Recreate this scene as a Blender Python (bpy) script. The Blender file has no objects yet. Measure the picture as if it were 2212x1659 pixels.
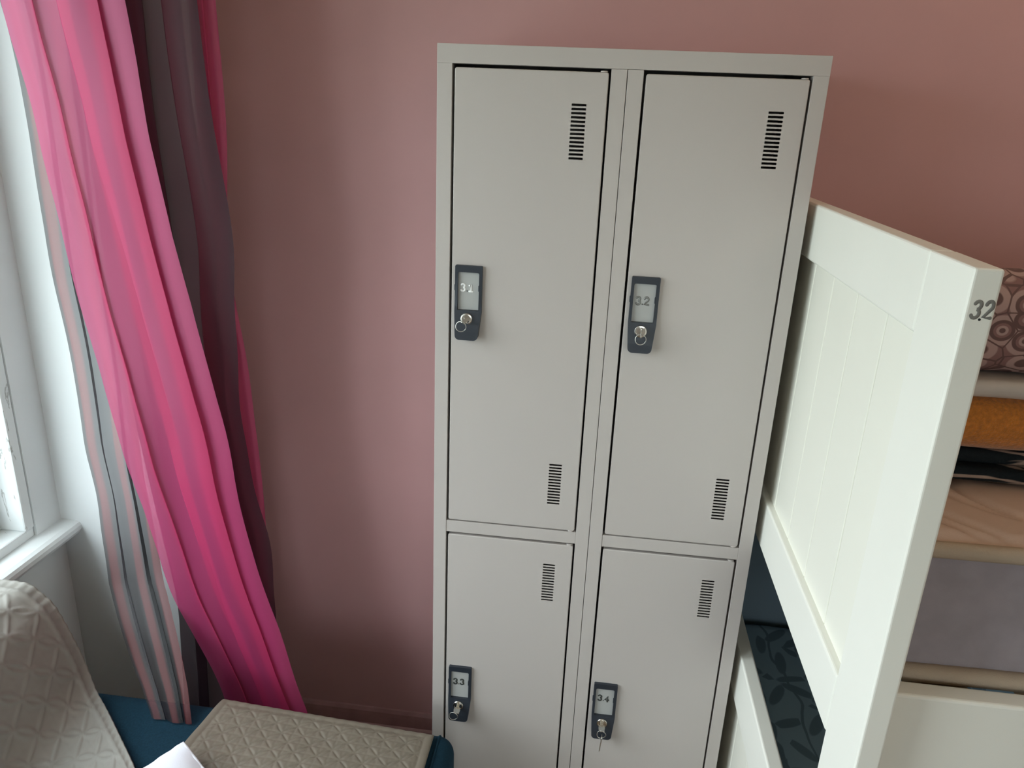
import bpy, bmesh, math, random
from mathutils import Vector, Matrix, noise
R = math.radians
sc = bpy.context.scene
COL = sc.collection
random.seed(7)

# ------------------------------------------------------------------ helpers
class MB:
    """collects shapes (world coordinates) and links them as ONE mesh object"""
    def __init__(s): s.v = []; s.f = []; s.m = []; s.uv = {}; s.sm = []
    def add(s, vs, fs, m=0, smooth=False):
        o = len(s.v); s.v += [tuple(p) for p in vs]
        for f in fs:
            s.f.append(tuple(i + o for i in f)); s.m.append(m); s.sm.append(smooth)
        return o
    def box(s, x0, x1, y0, y1, z0, z1, m=0):
        s.add([(x, y, z) for x in (x0, x1) for y in (y0, y1) for z in (z0, z1)],
              [(0, 1, 3, 2), (4, 6, 7, 5), (0, 4, 5, 1), (2, 3, 7, 6), (0, 2, 6, 4), (1, 5, 7, 3)], m)
    def tube(s, pts, r, n=10, closed=False, flat=None, m=0, caps=True):
        """sweep a circle along a polyline; r is one radius or one per point"""
        pts = [Vector(p) for p in pts]; N = len(pts)
        rs = r if isinstance(r, (list, tuple)) else [r] * N
        vs = []; up = None
        for i, p in enumerate(pts):
            a = pts[i - 1] if (i > 0 or closed) else pts[0]
            b = pts[(i + 1) % N] if (i < N - 1 or closed) else pts[-1]
            t = (b - a).normalized()
            if up is None:
                up = t.orthogonal().normalized()
            up = (up - t * up.dot(t))
            up = up.normalized() if up.length > 1e-6 else t.orthogonal().normalized()
            w = t.cross(up)
            for k in range(n):
                q = 2 * math.pi * k / n
                d = up * math.cos(q) * rs[i] + w * math.sin(q) * rs[i]
                vs.append(p + d)
        fs = []
        for i in range(N if closed else N - 1):
            j = (i + 1) % N
            for k in range(n):
                l = (k + 1) % n
                fs.append((i * n + k, i * n + l, j * n + l, j * n + k))
        if not closed and caps:
            fs.append(tuple(range(n - 1, -1, -1))); fs.append(tuple((N - 1) * n + k for k in range(n)))
        s.add(vs, fs, m, True)
    def capsule_stroke(s, pts, r, n=10, m=0):
        """tube with rounded ends"""
        pts = [Vector(p) for p in pts]
        a = (pts[0] - pts[1]).normalized(); b = (pts[-1] - pts[-2]).normalized()
        P = [pts[0] + a * r * q for q in (.98, .8, .5)] + pts + [pts[-1] + b * r * q for q in (.5, .8, .98)]
        rr = [r * .2, r * .6, r * .866] + [r] * len(pts) + [r * .866, r * .6, r * .2]
        s.tube(P, rr, n, m=m)
    def lathe(s, prof, c, axis, n=28, m=0, smooth=True):
        """prof = [(radius, along)] about the axis through c"""
        ax = Vector(axis).normalized(); u = ax.orthogonal().normalized(); w = ax.cross(u); c = Vector(c)
        vs = []
        for r, h in prof:
            for k in range(n):
                q = 2 * math.pi * k / n
                vs.append(c + ax * h + (u * math.cos(q) + w * math.sin(q)) * r)
        fs = []
        for i in range(len(prof) - 1):
            for k in range(n):
                l = (k + 1) % n
                fs.append((i * n + k, i * n + l, (i + 1) * n + l, (i + 1) * n + k))
        fs.append(tuple(range(n - 1, -1, -1))); fs.append(tuple((len(prof) - 1) * n + k for k in range(n)))
        s.add(vs, fs, m, smooth)
    def grid(s, fn, nu, nv, m=0, smooth=True):
        """fn(i/nu, j/nv) -> point; uv kept"""
        o = len(s.v)
        for j in range(nv + 1):
            for i in range(nu + 1):
                s.v.append(tuple(fn(i / nu, j / nv))); s.uv[len(s.v) - 1] = (i / nu, j / nv)
        W = nu + 1
        for j in range(nv):
            for i in range(nu):
                a = o + j * W + i
                s.f.append((a, a + 1, a + W + 1, a + W)); s.m.append(m); s.sm.append(smooth)
    def rbox(s, x0, x1, y0, y1, z0, z1, r, n=14, warp=None, m=0):
        """rounded box, optionally warped"""
        c = Vector(((x0 + x1) / 2, (y0 + y1) / 2, (z0 + z1) / 2)); h = Vector(((x1 - x0) / 2, (y1 - y0) / 2, (z1 - z0) / 2))
        r = min(r, h.x * .99, h.y * .99, h.z * .99)
        ids = {}
        def P(a, b, d):
            k = (round(a, 5), round(b, 5), round(d, 5))
            if k in ids: return ids[k]
            q = Vector((a * h.x, b * h.y, d * h.z)); inn = Vector([max(-(h[t] - r), min(h[t] - r, q[t])) for t in range(3)])
            dd = q - inn
            p = inn + dd.normalized() * r if dd.length > 1e-9 else q
            p = p + c
            if warp: p = warp(p)
            s.v.append(tuple(p)); ids[k] = len(s.v) - 1
            return ids[k]
        def line(t):
            # samples in [-1,1] with several points inside the rounded margin
            H = h[t]; e = r / H; o = [-1 + e * (1 - math.cos(q * math.pi / 8)) * 1.0 for q in range(0, 5)]
            o = [-1, -1 + .25 * e, -1 + .5 * e, -1 + .75 * e, -1 + e]
            mid = [-(1 - e) + 2 * (1 - e) * q / n for q in range(1, n)]
            return o + mid + [-x for x in reversed(o)]
        L = [line(0), line(1), line(2)]
        for ax in range(3):
            A, B = [(1, 2), (2, 0), (0, 1)][ax]
            for sg in (-1, 1):
                for i in range(len(L[A]) - 1):
                    for j in range(len(L[B]) - 1):
                        q = []
                        for (ii, jj) in ((i, j), (i + 1, j), (i + 1, j + 1), (i, j + 1)):
                            t = [0, 0, 0]; t[ax] = sg; t[A] = L[A][ii]; t[B] = L[B][jj]; q.append(P(*t))
                        if sg < 0: q.reverse()
                        s.f.append(tuple(q)); s.m.append(m); s.sm.append(True)
    def plate(s, outer, holes, fr, yb, m=0, back=False):
        """flat plate in the XZ plane: front at y = fr(x, z), walls back to yb; holes go right through"""
        bm = bmesh.new(); loops = []
        for lp in [outer] + holes:
            vs = [bm.verts.new((x, 0, z)) for x, z in lp]
            es = [bm.edges.new((vs[i], vs[(i + 1) % len(vs)])) for i in range(len(vs))]
            loops.append(vs)
        bmesh.ops.triangle_fill(bm, edges=bm.edges[:], use_beauty=True, use_dissolve=False, normal=(0, -1, 0))
        bm.verts.index_update()
        V = [(v.co.x, fr(v.co.x, v.co.z), v.co.z) for v in bm.verts]
        F = []
        for f in bm.faces:
            q = [v.index for v in f.verts]
            if f.normal.y > 0: q.reverse()
            F.append(tuple(q))
        s.add(V, F, m)
        if back: s.add([(x, yb, z) for x, y, z in V], [tuple(reversed(f)) for f in F], m)
        bm.free()
        for li, lp in enumerate([outer] + holes):
            n = len(lp); vs = [(x, fr(x, z), z) for x, z in lp] + [(x, yb, z) for x, z in lp]
            s.add(vs, [(i, (i + 1) % n, n + (i + 1) % n, n + i) for i in range(n)], m)
    def build(s, name, mats, parent=None, bevel=0, seg=2, subsurf=0, recalc=True, auto=None, solid=0):
        me = bpy.data.meshes.new(name)
        me.from_pydata(s.v, [], s.f)
        if not isinstance(mats, (list, tuple)): mats = [mats]
        for q in mats: me.materials.append(q)
        me.polygons.foreach_set('material_index', s.m)
        me.polygons.foreach_set('use_smooth', s.sm)
        if s.uv:
            ul = me.uv_layers.new(name='UVMap')
            for lp in me.loops:
                if lp.vertex_index in s.uv: ul.data[lp.index].uv = s.uv[lp.vertex_index]
        if recalc:
            bm = bmesh.new(); bm.from_mesh(me); bmesh.ops.recalc_face_normals(bm, faces=bm.faces[:]); bm.to_mesh(me); bm.free()
        me.update()
        o = bpy.data.objects.new(name, me); COL.objects.link(o)
        if parent is not None:
            o.parent = parent
            if parent.type == 'EMPTY': o.matrix_parent_inverse = Matrix.Translation(-parent.location)
        if solid:
            md = o.modifiers.new('Solidify', 'SOLIDIFY'); md.thickness = solid; md.offset = 0
        if bevel:
            md = o.modifiers.new('Bevel', 'BEVEL'); md.width = bevel; md.segments = seg; md.limit_method = 'ANGLE'; md.angle_limit = R(40)
            md.harden_normals = False
        if subsurf:
            md = o.modifiers.new('Subdivision', 'SUBSURF'); md.levels = subsurf; md.render_levels = subsurf
        return o

def tag(o, label=None, cat=None, group=None, kind=None):
    if label: o['label'] = label
    if cat: o['category'] = cat
    if group: o['group'] = group
    if kind: o['kind'] = kind
    return o

def thing(name, loc, label, cat, group=None):
    o = bpy.data.objects.new(name, None); COL.objects.link(o); o.location = loc; o.empty_display_size = .05
    return tag(o, label, cat, group)

def struct(o, label=None):
    return tag(o, label, None, None, 'structure')

# ------------------------------------------------------------------ materials
def lin(c):
    return tuple((x / 12.92 if x <= .04045 else ((x + .055) / 1.055) ** 2.4) for x in c)
def nt(name):
    m = bpy.data.materials.new(name); m.use_nodes = True; t = m.node_tree; b = t.nodes['Principled BSDF']
    return m, t, b
def N(t, kind, **kw):
    n = t.nodes.new(kind)
    for k, v in kw.items(): setattr(n, k, v)
    return n
def mat(name, col, rough=.5, metal=0, var=0, vscale=8, bump=0, bscale=200, spec=.5, sheen=0, coat=0):
    """plain surface: slight colour variation and fine relief from noise"""
    m, t, b = nt(name)
    b.inputs['Base Color'].default_value = (*col, 1); b.inputs['Roughness'].default_value = rough
    b.inputs['Metallic'].default_value = metal; b.inputs['Specular IOR Level'].default_value = spec
    if sheen: b.inputs['Sheen Weight'].default_value = sheen
    if coat: b.inputs['Coat Weight'].default_value = coat
    tc = N(t, 'ShaderNodeTexCoord')
    if var:
        n = N(t, 'ShaderNodeTexNoise'); n.inputs['Scale'].default_value = vscale; n.inputs['Detail'].default_value = 5
        t.links.new(tc.outputs['Object'], n.inputs['Vector'])
        r = N(t, 'ShaderNodeValToRGB')
        r.color_ramp.elements[0].position = .3; r.color_ramp.elements[1].position = .7
        r.color_ramp.elements[0].color = (*[c * (1 - var) for c in col], 1); r.color_ramp.elements[1].color = (*[min(1, c * (1 + var)) for c in col], 1)
        t.links.new(n.outputs['Fac'], r.inputs['Fac']); t.links.new(r.outputs['Color'], b.inputs['Base Color'])
    if bump:
        n2 = N(t, 'ShaderNodeTexNoise'); n2.inputs['Scale'].default_value = bscale; n2.inputs['Detail'].default_value = 3
        t.links.new(tc.outputs['Object'], n2.inputs['Vector'])
        bp = N(t, 'ShaderNodeBump'); bp.inputs['Strength'].default_value = bump; bp.inputs['Distance'].default_value = .002
        t.links.new(n2.outputs['Fac'], bp.inputs['Height']); t.links.new(bp.outputs['Normal'], b.inputs['Normal'])
    return m

def sheer(name, stops, clear, weave=.25, dense=.35):
    """sheer woven cloth: colour bands across the width (UV u), part open weave, part cloth that scatters and passes light"""
    m = bpy.data.materials.new(name); m.use_nodes = True; t = m.node_tree; t.nodes.clear()
    out = N(t, 'ShaderNodeOutputMaterial')
    uv = N(t, 'ShaderNodeTexCoord'); sp = N(t, 'ShaderNodeSeparateXYZ'); t.links.new(uv.outputs['UV'], sp.inputs[0])
    nz = N(t, 'ShaderNodeTexNoise'); nz.inputs['Scale'].default_value = 3.0; t.links.new(uv.outputs['UV'], nz.inputs['Vector'])
    ad = N(t, 'ShaderNodeMath', operation='MULTIPLY_ADD'); t.links.new(nz.outputs['Fac'], ad.inputs[0]); ad.inputs[1].default_value = .03; t.links.new(sp.outputs['X'], ad.inputs[2])
    cr = N(t, 'ShaderNodeValToRGB'); cr.color_ramp.interpolation = 'LINEAR'
    el = cr.color_ramp.elements
    while len(el) > 1: el.remove(el[-1])
    for i, (p, c) in enumerate(stops):
        e = el[0] if i == 0 else el.new(p)
        e.position = p; e.color = (*c, 1)
    t.links.new(ad.outputs[0], cr.inputs['Fac'])
    # alpha of each stop is not used; open share of the weave varies a little along the cloth
    df = N(t, 'ShaderNodeBsdfDiffuse'); tl = N(t, 'ShaderNodeBsdfTranslucent'); tr = N(t, 'ShaderNodeBsdfTransparent')
    gl = N(t, 'ShaderNodeBsdfGlossy'); gl.inputs['Roughness'].default_value = .45
    for s_ in (df, tl): t.links.new(cr.outputs['Color'], s_.inputs['Color'])
    mx = N(t, 'ShaderNodeMix', data_type='RGBA'); mx.inputs[0].default_value = .55
    t.links.new(cr.outputs['Color'], mx.inputs[6]); mx.inputs[7].default_value = (1, 1, 1, 1)
    t.links.new(mx.outputs[2], tr.inputs['Color']); t.links.new(mx.outputs[2], gl.inputs['Color'])
    a = N(t, 'ShaderNodeMixShader'); a.inputs[0].default_value = .5; t.links.new(df.outputs[0], a.inputs[1]); t.links.new(tl.outputs[0], a.inputs[2])
    g = N(t, 'ShaderNodeMixShader'); g.inputs[0].default_value = weave * .25; t.links.new(a.outputs[0], g.inputs[1]); t.links.new(gl.outputs[0], g.inputs[2])
    lw = N(t, 'ShaderNodeLayerWeight'); lw.inputs['Blend'].default_value = .35
    # at a grazing angle the threads close up and the cloth reads denser
    mm = N(t, 'ShaderNodeMath', operation='MULTIPLY'); t.links.new(lw.outputs['Facing'], mm.inputs[0]); mm.inputs[1].default_value = clear * dense
    sb = N(t, 'ShaderNodeMath', operation='SUBTRACT'); sb.inputs[0].default_value = clear; t.links.new(mm.outputs[0], sb.inputs[1])
    f = N(t, 'ShaderNodeMixShader'); t.links.new(sb.outputs[0], f.inputs[0]); t.links.new(g.outputs[0], f.inputs[1]); t.links.new(tr.outputs[0], f.inputs[2])
    t.links.new(f.outputs[0], out.inputs['Surface'])
    return m

def pattern_ramp(name, vec_scale, make, stops, rough=.85, bump=.15):
    """cloth with a printed pattern: make(t, vector socket) -> value socket, coloured by stops"""
    m, t, b = nt(name); b.inputs['Roughness'].default_value = rough; b.inputs['Specular IOR Level'].default_value = .2
    tc = N(t, 'ShaderNodeTexCoord'); mp = N(t, 'ShaderNodeMapping'); mp.inputs['Scale'].default_value = vec_scale
    t.links.new(tc.outputs['Object'], mp.inputs['Vector'])
    v = make(t, mp.outputs['Vector'])
    cr = N(t, 'ShaderNodeValToRGB'); el = cr.color_ramp.elements
    while len(el) > 1: el.remove(el[-1])
    for i, (p, c) in enumerate(stops):
        e = el[0] if i == 0 else el.new(p)
        e.position = p; e.color = (*c, 1)
    t.links.new(v, cr.inputs['Fac']); t.links.new(cr.outputs['Color'], b.inputs['Base Color'])
    n2 = N(t, 'ShaderNodeTexNoise'); n2.inputs['Scale'].default_value = 400; t.links.new(tc.outputs['Object'], n2.inputs['Vector'])
    bp = N(t, 'ShaderNodeBump'); bp.inputs['Strength'].default_value = bump; bp.inputs['Distance'].default_value = .002
    t.links.new(n2.outputs['Fac'], bp.inputs['Height']); t.links.new(bp.outputs['Normal'], b.inputs['Normal'])
    return m

M = {}
M['pink_wall'] = mat('pink wall paint', (.565, .325, .325), .75, var=.05, vscale=2.5, bump=.15, bscale=60)
M['white_wall'] = mat('white wall paint', (.80, .83, .84), .7, var=.02, vscale=3, bump=.15, bscale=50)
M['ceiling'] = mat('ceiling paint', (.84, .72, .58), .9, var=.02)
M['cream_wall'] = mat('cream wall paint', (.62, .54, .46), .8, var=.03, vscale=3)
M['locker'] = mat('grey powder coat', (.515, .47, .445), .42, bump=.06, bscale=900)
M['locker_dark'] = mat('dark locker inside', (.06, .06, .06), .8)
M['black_plastic'] = mat('black plastic', (.022, .027, .037), .42, bump=.04, bscale=700)
M['nickel'] = mat('nickel', (.72, .69, .65), .22, 1.0)
M['key_steel'] = mat('key steel', (.62, .6, .56), .3, 1.0)
M['card'] = mat('label card', (.43, .43, .42), .45)
M['chrome'] = mat('numeral bright reflection', (.93, .93, .92), .4, .25)  # one numeral metal in three tones, its differing reflections put into the colour
M['chrome_grey_reflection'] = mat('numeral grey reflection', (.24, .24, .23), .35, .6)
M['chrome_dark_reflection'] = mat('numeral dark reflection', (.06, .065, .06), .35, .3)
M['ink'] = mat('black ink', (.01, .01, .012), .6)
M['felt'] = mat('grey felt marker', (.20, .19, .175), .7, var=.15, vscale=60)
M['bed_white'] = mat('white bed lacquer', (.87, .86, .79), .34, var=.012, vscale=5, bump=.03, bscale=120)
M['bed_panel'] = mat('cream bed panel lacquer', (.86, .845, .755), .34, var=.012, vscale=5)
M['blue_cloth'] = mat('blue sofa cloth', (.008, .032, .054), .9, var=.18, vscale=300, bump=.35, bscale=900, spec=.15)
M['cover'] = mat('beige quilted cloth', (.165, .138, .105), .6, var=.04, vscale=40, bump=.2, bscale=1200)
M['cover_back'] = mat('pale quilted cloth', (.26, .247, .222), .55, var=.04, vscale=40, bump=.2, bscale=1200)
M['pillow'] = mat('white cotton', (.78, .79, .86), .8, bump=.2, bscale=900)
M['mattress'] = mat('lavender grey ticking', (.33, .29, .315), .8, var=.08, vscale=30, bump=.25, bscale=500)
M['piping'] = mat('beige piping', (.44, .35, .265), .75, bump=.3, bscale=600)
M['topper'] = mat('beige mattress top', (.60, .45, .375), .7, bump=.1, bscale=600)
M['orange'] = mat('orange terry', (.55, .19, .025), .95, var=.22, vscale=180, bump=.9, bscale=420, sheen=.4)
M['floor'] = mat('floor boards', (.25, .16, .09), .5, var=.2, vscale=4)
M['slat'] = mat('pine slats', (.5, .36, .2), .6, var=.1, vscale=10)
M['outside'] = mat('outside ground', (.28, .3, .26), .9, var=.1)

# patterned cloths -------------------------------------------------
def floral(t, vec):
    vo = N(t, 'ShaderNodeTexVoronoi'); vo.inputs['Scale'].default_value = 15; t.links.new(vec, vo.inputs['Vector'])
    sc_ = N(t, 'ShaderNodeVectorMath', operation='SCALE'); sc_.inputs['Scale'].default_value = 1.0
    sub = N(t, 'ShaderNodeVectorMath', operation='SUBTRACT'); t.links.new(vec, sub.inputs[0]); t.links.new(vo.outputs['Position'], sub.inputs[1])
    sp = N(t, 'ShaderNodeSeparateColor'); t.links.new(vo.outputs['Color'], sp.inputs[0])
    an = N(t, 'ShaderNodeMath', operation='MULTIPLY'); t.links.new(sp.outputs[0], an.inputs[0]); an.inputs[1].default_value = 6.28
    ro = N(t, 'ShaderNodeVectorRotate', rotation_type='Z_AXIS'); t.links.new(sub.outputs[0], ro.inputs['Vector']); t.links.new(an.outputs[0], ro.inputs['Angle'])
    s2 = N(t, 'ShaderNodeVectorMath', operation='MULTIPLY'); t.links.new(ro.outputs[0], s2.inputs[0]); s2.inputs[1].default_value = (24, 75, 12)
    ln = N(t, 'ShaderNodeVectorMath', operation='LENGTH'); t.links.new(s2.outputs[0], ln.inputs[0])
    wv = N(t, 'ShaderNodeTexWave'); wv.inputs['Scale'].default_value = 4; wv.inputs['Distortion'].default_value = 9; t.links.new(vec, wv.inputs['Vector'])
    st = N(t, 'ShaderNodeMapRange'); st.inputs[1].default_value = .0; st.inputs[2].default_value = .05; st.inputs[3].default_value = .6; st.inputs[4].default_value = 1.3
    t.links.new(wv.outputs['Fac'], st.inputs[0])
    mn = N(t, 'ShaderNodeMath', operation='MINIMUM'); t.links.new(ln.outputs['Value'], mn.inputs[0]); t.links.new(st.outputs[0], mn.inputs[1])
    return mn.outputs[0]
M['floral'] = pattern_ramp('dark leaf print', (1, 1, 1), floral, [(0, (.12, .175, .21)), (.85, (.125, .18, .215)), (1.0, (.23, .325, .385))], bump=.1)

def rings(t, vec):
    vo = N(t, 'ShaderNodeTexVoronoi'); vo.inputs['Scale'].default_value = 29; vo.inputs['Randomness'].default_value = .75; t.links.new(vec, vo.inputs['Vector'])
    ve = N(t, 'ShaderNodeTexVoronoi', feature='DISTANCE_TO_EDGE'); ve.inputs['Scale'].default_value = 29; ve.inputs['Randomness'].default_value = .75; t.links.new(vec, ve.inputs['Vector'])
    gt = N(t, 'ShaderNodeMath', operation='GREATER_THAN'); t.links.new(ve.outputs['Distance'], gt.inputs[0]); gt.inputs[1].default_value = .028
    ml = N(t, 'ShaderNodeMath', operation='MULTIPLY'); t.links.new(vo.outputs['Distance'], ml.inputs[0]); t.links.new(gt.outputs[0], ml.inputs[1])
    return ml.outputs[0]
PALE, TAUPE, ROSE = (.46, .31, .29), (.165, .095, .09), (.27, .15, .145)
M['rings'] = pattern_ramp('taupe ring print', (1, .75, 1.1), rings,
    [(0, TAUPE), (.10, TAUPE), (.12, PALE), (.20, PALE), (.22, ROSE), (.30, ROSE), (.32, TAUPE), (.43, TAUPE), (.46, PALE), (.62, PALE), (.66, ROSE), (1, ROSE)], bump=.1)
M['hem'] = mat('pale sheet hem', (.55, .50, .46), .8, var=.12, vscale=18)

def zebra(t, vec):
    nz = N(t, 'ShaderNodeTexNoise'); nz.inputs['Scale'].default_value = 9; nz.inputs['Detail'].default_value = 3; nz.inputs['Distortion'].default_value = 1.2
    t.links.new(vec, nz.inputs['Vector'])
    return nz.outputs['Fac']
M['zebra'] = pattern_ramp('black and cream fleece', (.45, 1, 3.2), zebra,
    [(0, (.011, .016, .019)), (.55, (.012, .017, .02)), (.585, (.36, .27, .22)), (.63, (.38, .28, .23)), (.66, (.012, .017, .02)), (1, (.012, .017, .02))], rough=.95, bump=.6)

def peel(t, vec):
    nz = N(t, 'ShaderNodeTexNoise'); nz.inputs['Scale'].default_value = 9; nz.inputs['Detail'].default_value = 6; nz.inputs['Distortion'].default_value = .6
    t.links.new(vec, nz.inputs['Vector']); return nz.outputs['Fac']
M['old_paint'] = pattern_ramp('old white gloss paint', (6, 6, 1.3), peel,
    [(0, (.78, .81, .82)), (.655, (.79, .82, .83)), (.665, (.42, .43, .42)), (.69, (.52, .53, .52)), (.70, (.72, .74, .75)), (1, (.72, .74, .75))], rough=.4, bump=.05)
M['sill_paint'] = pattern_ramp('white sill paint', (3, 1.2, 3), peel,
    [(0, (.80, .83, .84)), (.66, (.79, .82, .83)), (.69, (.6, .61, .6)), (1, (.55, .56, .55))], rough=.35, bump=.05)

def glass_mat():
    m = bpy.data.materials.new('window glass'); m.use_nodes = True; t = m.node_tree; t.nodes.clear()
    out = N(t, 'ShaderNodeOutputMaterial'); tr = N(t, 'ShaderNodeBsdfTransparent'); gl = N(t, 'ShaderNodeBsdfGlossy'); gl.inputs['Roughness'].default_value = .02
    tr.inputs['Color'].default_value = (.95, .98, .97, 1)
    mx = N(t, 'ShaderNodeMixShader'); mx.inputs[0].default_value = .05; t.links.new(tr.outputs[0], mx.inputs[1]); t.links.new(gl.outputs[0], mx.inputs[2])
    t.links.new(mx.outputs[0], out.inputs['Surface']); return m
M['glass'] = glass_mat()

PINK = (.80, .085, .32)
M['pink_voile'] = sheer('pink voile', [(0, (.84, .14, .36)), (.06, (.78, .09, .28)), (.5, (.76, .085, .27)), (1, (.78, .09, .28))], .36, .3)
M['brown_organza'] = sheer('brown organza', [(0, (.085, .048, .062)), (.42, (.08, .048, .062)), (.50, (.12, .04, .05)), (.56, (.08, .048, .062)), (.80, (.085, .05, .064)), (.88, (.16, .045, .06)), (1, (.085, .045, .058))], .20, .08)
S1, S2, S3 = (.27, .045, .05), (.055, .045, .052), (.03, .028, .034)
M['striped_organza'] = sheer('striped organza', [(0, S2), (.05, S2), (.08, S1), (.16, S1), (.19, S2), (.36, (.11, .10, .115)), (.42, S2), (.52, S2), (.54, S1), (.61, S1), (.64, S3), (.90, S3), (.93, S1), (1, S1)], .55, .25)

# ------------------------------------------------------------------ the room
XW, YB, ZC = -.95, .36, 2.55            # window wall, wall behind the locker, ceiling height
YN, XR = -3.5, 2.78
CHEEK, XCH = .136, -.614                # deep window recess: its far cheek and the wall face beyond it
b = MB(); b.box(XW - .3, XR + .2, YN - .2, YB + .2, -.1, 0); struct(b.build('floor', M['floor']))
b = MB(); b.box(XW - .3, XR + .2, YN - .2, YB + .2, ZC, ZC + .1); struct(b.build('ceiling', M['ceiling']))
b = MB(); b.box(XCH, XR + .2, YB, YB + .15, 0, ZC); struct(b.build('wall_back', M['pink_wall']))
WY0, WY1, WZ0, WZ1 = -1.95, .055, .745, 2.25
b = MB()
b.box(XW - .2, XW, WY0 - .15, CHEEK, 0, WZ0)
b.box(XW - .2, XW, WY0 - .15, CHEEK, WZ1, ZC)
b.box(XW - .2, XW, WY1, CHEEK, WZ0, WZ1)
b.box(XW - .2, XW, WY0 - .15, WY0, WZ0, WZ1)
b.box(XW - .2, XCH, CHEEK, YB + .15, 0, ZC)
b.box(XW - .2, XCH, YN - .15, WY0 - .15, 0, ZC)
struct(b.build('wall_left', M['white_wall']))
b = MB(); b.box(XR, XR + .15, YN, YB, 0, ZC); struct(b.build('wall_right', M['cream_wall']))
FX0, FX1, FZ0, FZ1 = .3, 1.3, 1.1, 2.2  # opening for the added window, lets in frontal fill light
b = MB()
b.box(XCH, FX0, YN - .15, YN, 0, ZC); b.box(FX1, XR, YN - .15, YN, 0, ZC)
b.box(FX0, FX1, YN - .15, YN, 0, FZ0); b.box(FX0, FX1, YN - .15, YN, FZ1, ZC)
struct(b.build('wall_front', M['cream_wall']))
# moulded baseboard on the wall behind, painted with the wall
prof = [(0, 0), (-.022, 0), (-.022, .055), (-.020, .062), (-.014, .066), (-.012, .092), (-.010, .104), (-.004, .112), (0, .114)]
b = MB(); n_ = len(prof)
b.add([(XCH, YB + y, z) for y, z in prof] + [(XR, YB + y, z) for y, z in prof], [(i, (i + 1) % n_, n_ + (i + 1) % n_, n_ + i) for i in range(n_)] + [tuple(range(n_)), tuple(range(2 * n_ - 1, n_ - 1, -1))])
struct(b.build('baseboard_back', mat('pink baseboard gloss', (.36, .20, .20), .35, var=.12, vscale=25)))

# window in the recess
w = thing('window_1', (XW - .05, WY0, WZ0), 'white painted window with worn frame in the deep recess', None); w['kind'] = 'structure'
b = MB()
b.box(XW - .12, XW - .001, WY1 - .03, WY1 - .002, WZ0 + .055, WZ1); b.box(XW - .12, XW - .001, WY0, WY0 + .028, WZ0 + .055, WZ1)
b.box(XW - .12, XW - .001, WY0, WY1 - .002, WZ1 - .04, WZ1); b.box(XW - .12, XW - .005, WY0, WY1 - .002, WZ0 + .03, WZ0 + .055)
b.box(XW - .10, XW - .05, -.98, -.92, WZ0 + .055, WZ1 - .04)
b.build('window_frame', M['old_paint'], w, bevel=.004)
for y0, y1 in ((WY0 + .03, -.98), (-.92, WY1 - .032)):
    b = MB(); z0, z1 = WZ0 + .056, WZ1 - .042; x0, x1 = XW - .105, XW - .06
    b.box(x0, x1, y0, y0 + .05, z0, z1); b.box(x0, x1, y1 - .05, y1, z0, z1); b.box(x0, x1, y0 + .05, y1 - .05, z0, z0 + .06); b.box(x0, x1, y0 + .05, y1 - .05, z1 - .05, z1)
    b.box(x0 + .01, x1 - .008, y0 + .05, y1 - .05, 1.60, 1.63)
    b.build('sash', M['old_paint'], w, bevel=.004)
    b = MB(); b.box(XW - .086, XW - .082, y0 + .045, y1 - .045, z0 + .05, z1 - .045); b.build('pane', M['glass'], w)
b = MB(); q = [(-1.13, .745), (-.915, .742), (-.904, .746), (-.899, .755), (-.899, .765), (-.903, .772), (-.912, .776), (-1.13, .779)]
n_ = len(q); b.add([(x, WY0 - .1, z) for x, z in q] + [(x, CHEEK, z) for x, z in q], [(i, (i + 1) % n_, n_ + (i + 1) % n_, n_ + i) for i in range(n_)] + [tuple(range(n_)), tuple(range(2 * n_ - 1, n_ - 1, -1))])
b.add([(x, y, z) for y in (WY0 - .1, CHEEK) for x, z in ((-.949, .742), (-.925, .742), (-.93, .725), (-.949, .715))], [(0, 1, 5, 4), (1, 2, 6, 5), (2, 3, 7, 6), (3, 0, 4, 7), (0, 3, 2, 1), (4, 5, 6, 7)])
b.build('window_sill', M['sill_paint'], w)
w2 = thing('fill_window', (FX0, YN - .05, FZ0), 'added white window giving fill light from the opposite wall', None); w2['kind'] = 'structure'  # unseen window, added as a fill source for faces turned its way
b = MB(); y0, y1 = YN - .11, YN - .04
b.box(FX0, FX0 + .05, y0, y1, FZ0, FZ1); b.box(FX1 - .05, FX1, y0, y1, FZ0, FZ1); b.box(FX0 + .05, FX1 - .05, y0, y1, FZ0, FZ0 + .05); b.box(FX0 + .05, FX1 - .05, y0, y1, FZ1 - .05, FZ1)
b.box((FX0 + FX1) / 2 - .03, (FX0 + FX1) / 2 + .03, y0, y1, FZ0 + .05, FZ1 - .05); b.build('window_frame', M['old_paint'], w2, bevel=.004)
b = MB(); b.box(FX0 + .045, FX1 - .045, YN - .078, YN - .074, FZ0 + .045, FZ1 - .045); b.build('pane', M['glass'], w2)
b = MB(); b.box(-40, 40, -40, 40, -3.2, -3.0); struct(b.build('ground', M['outside']))

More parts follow.
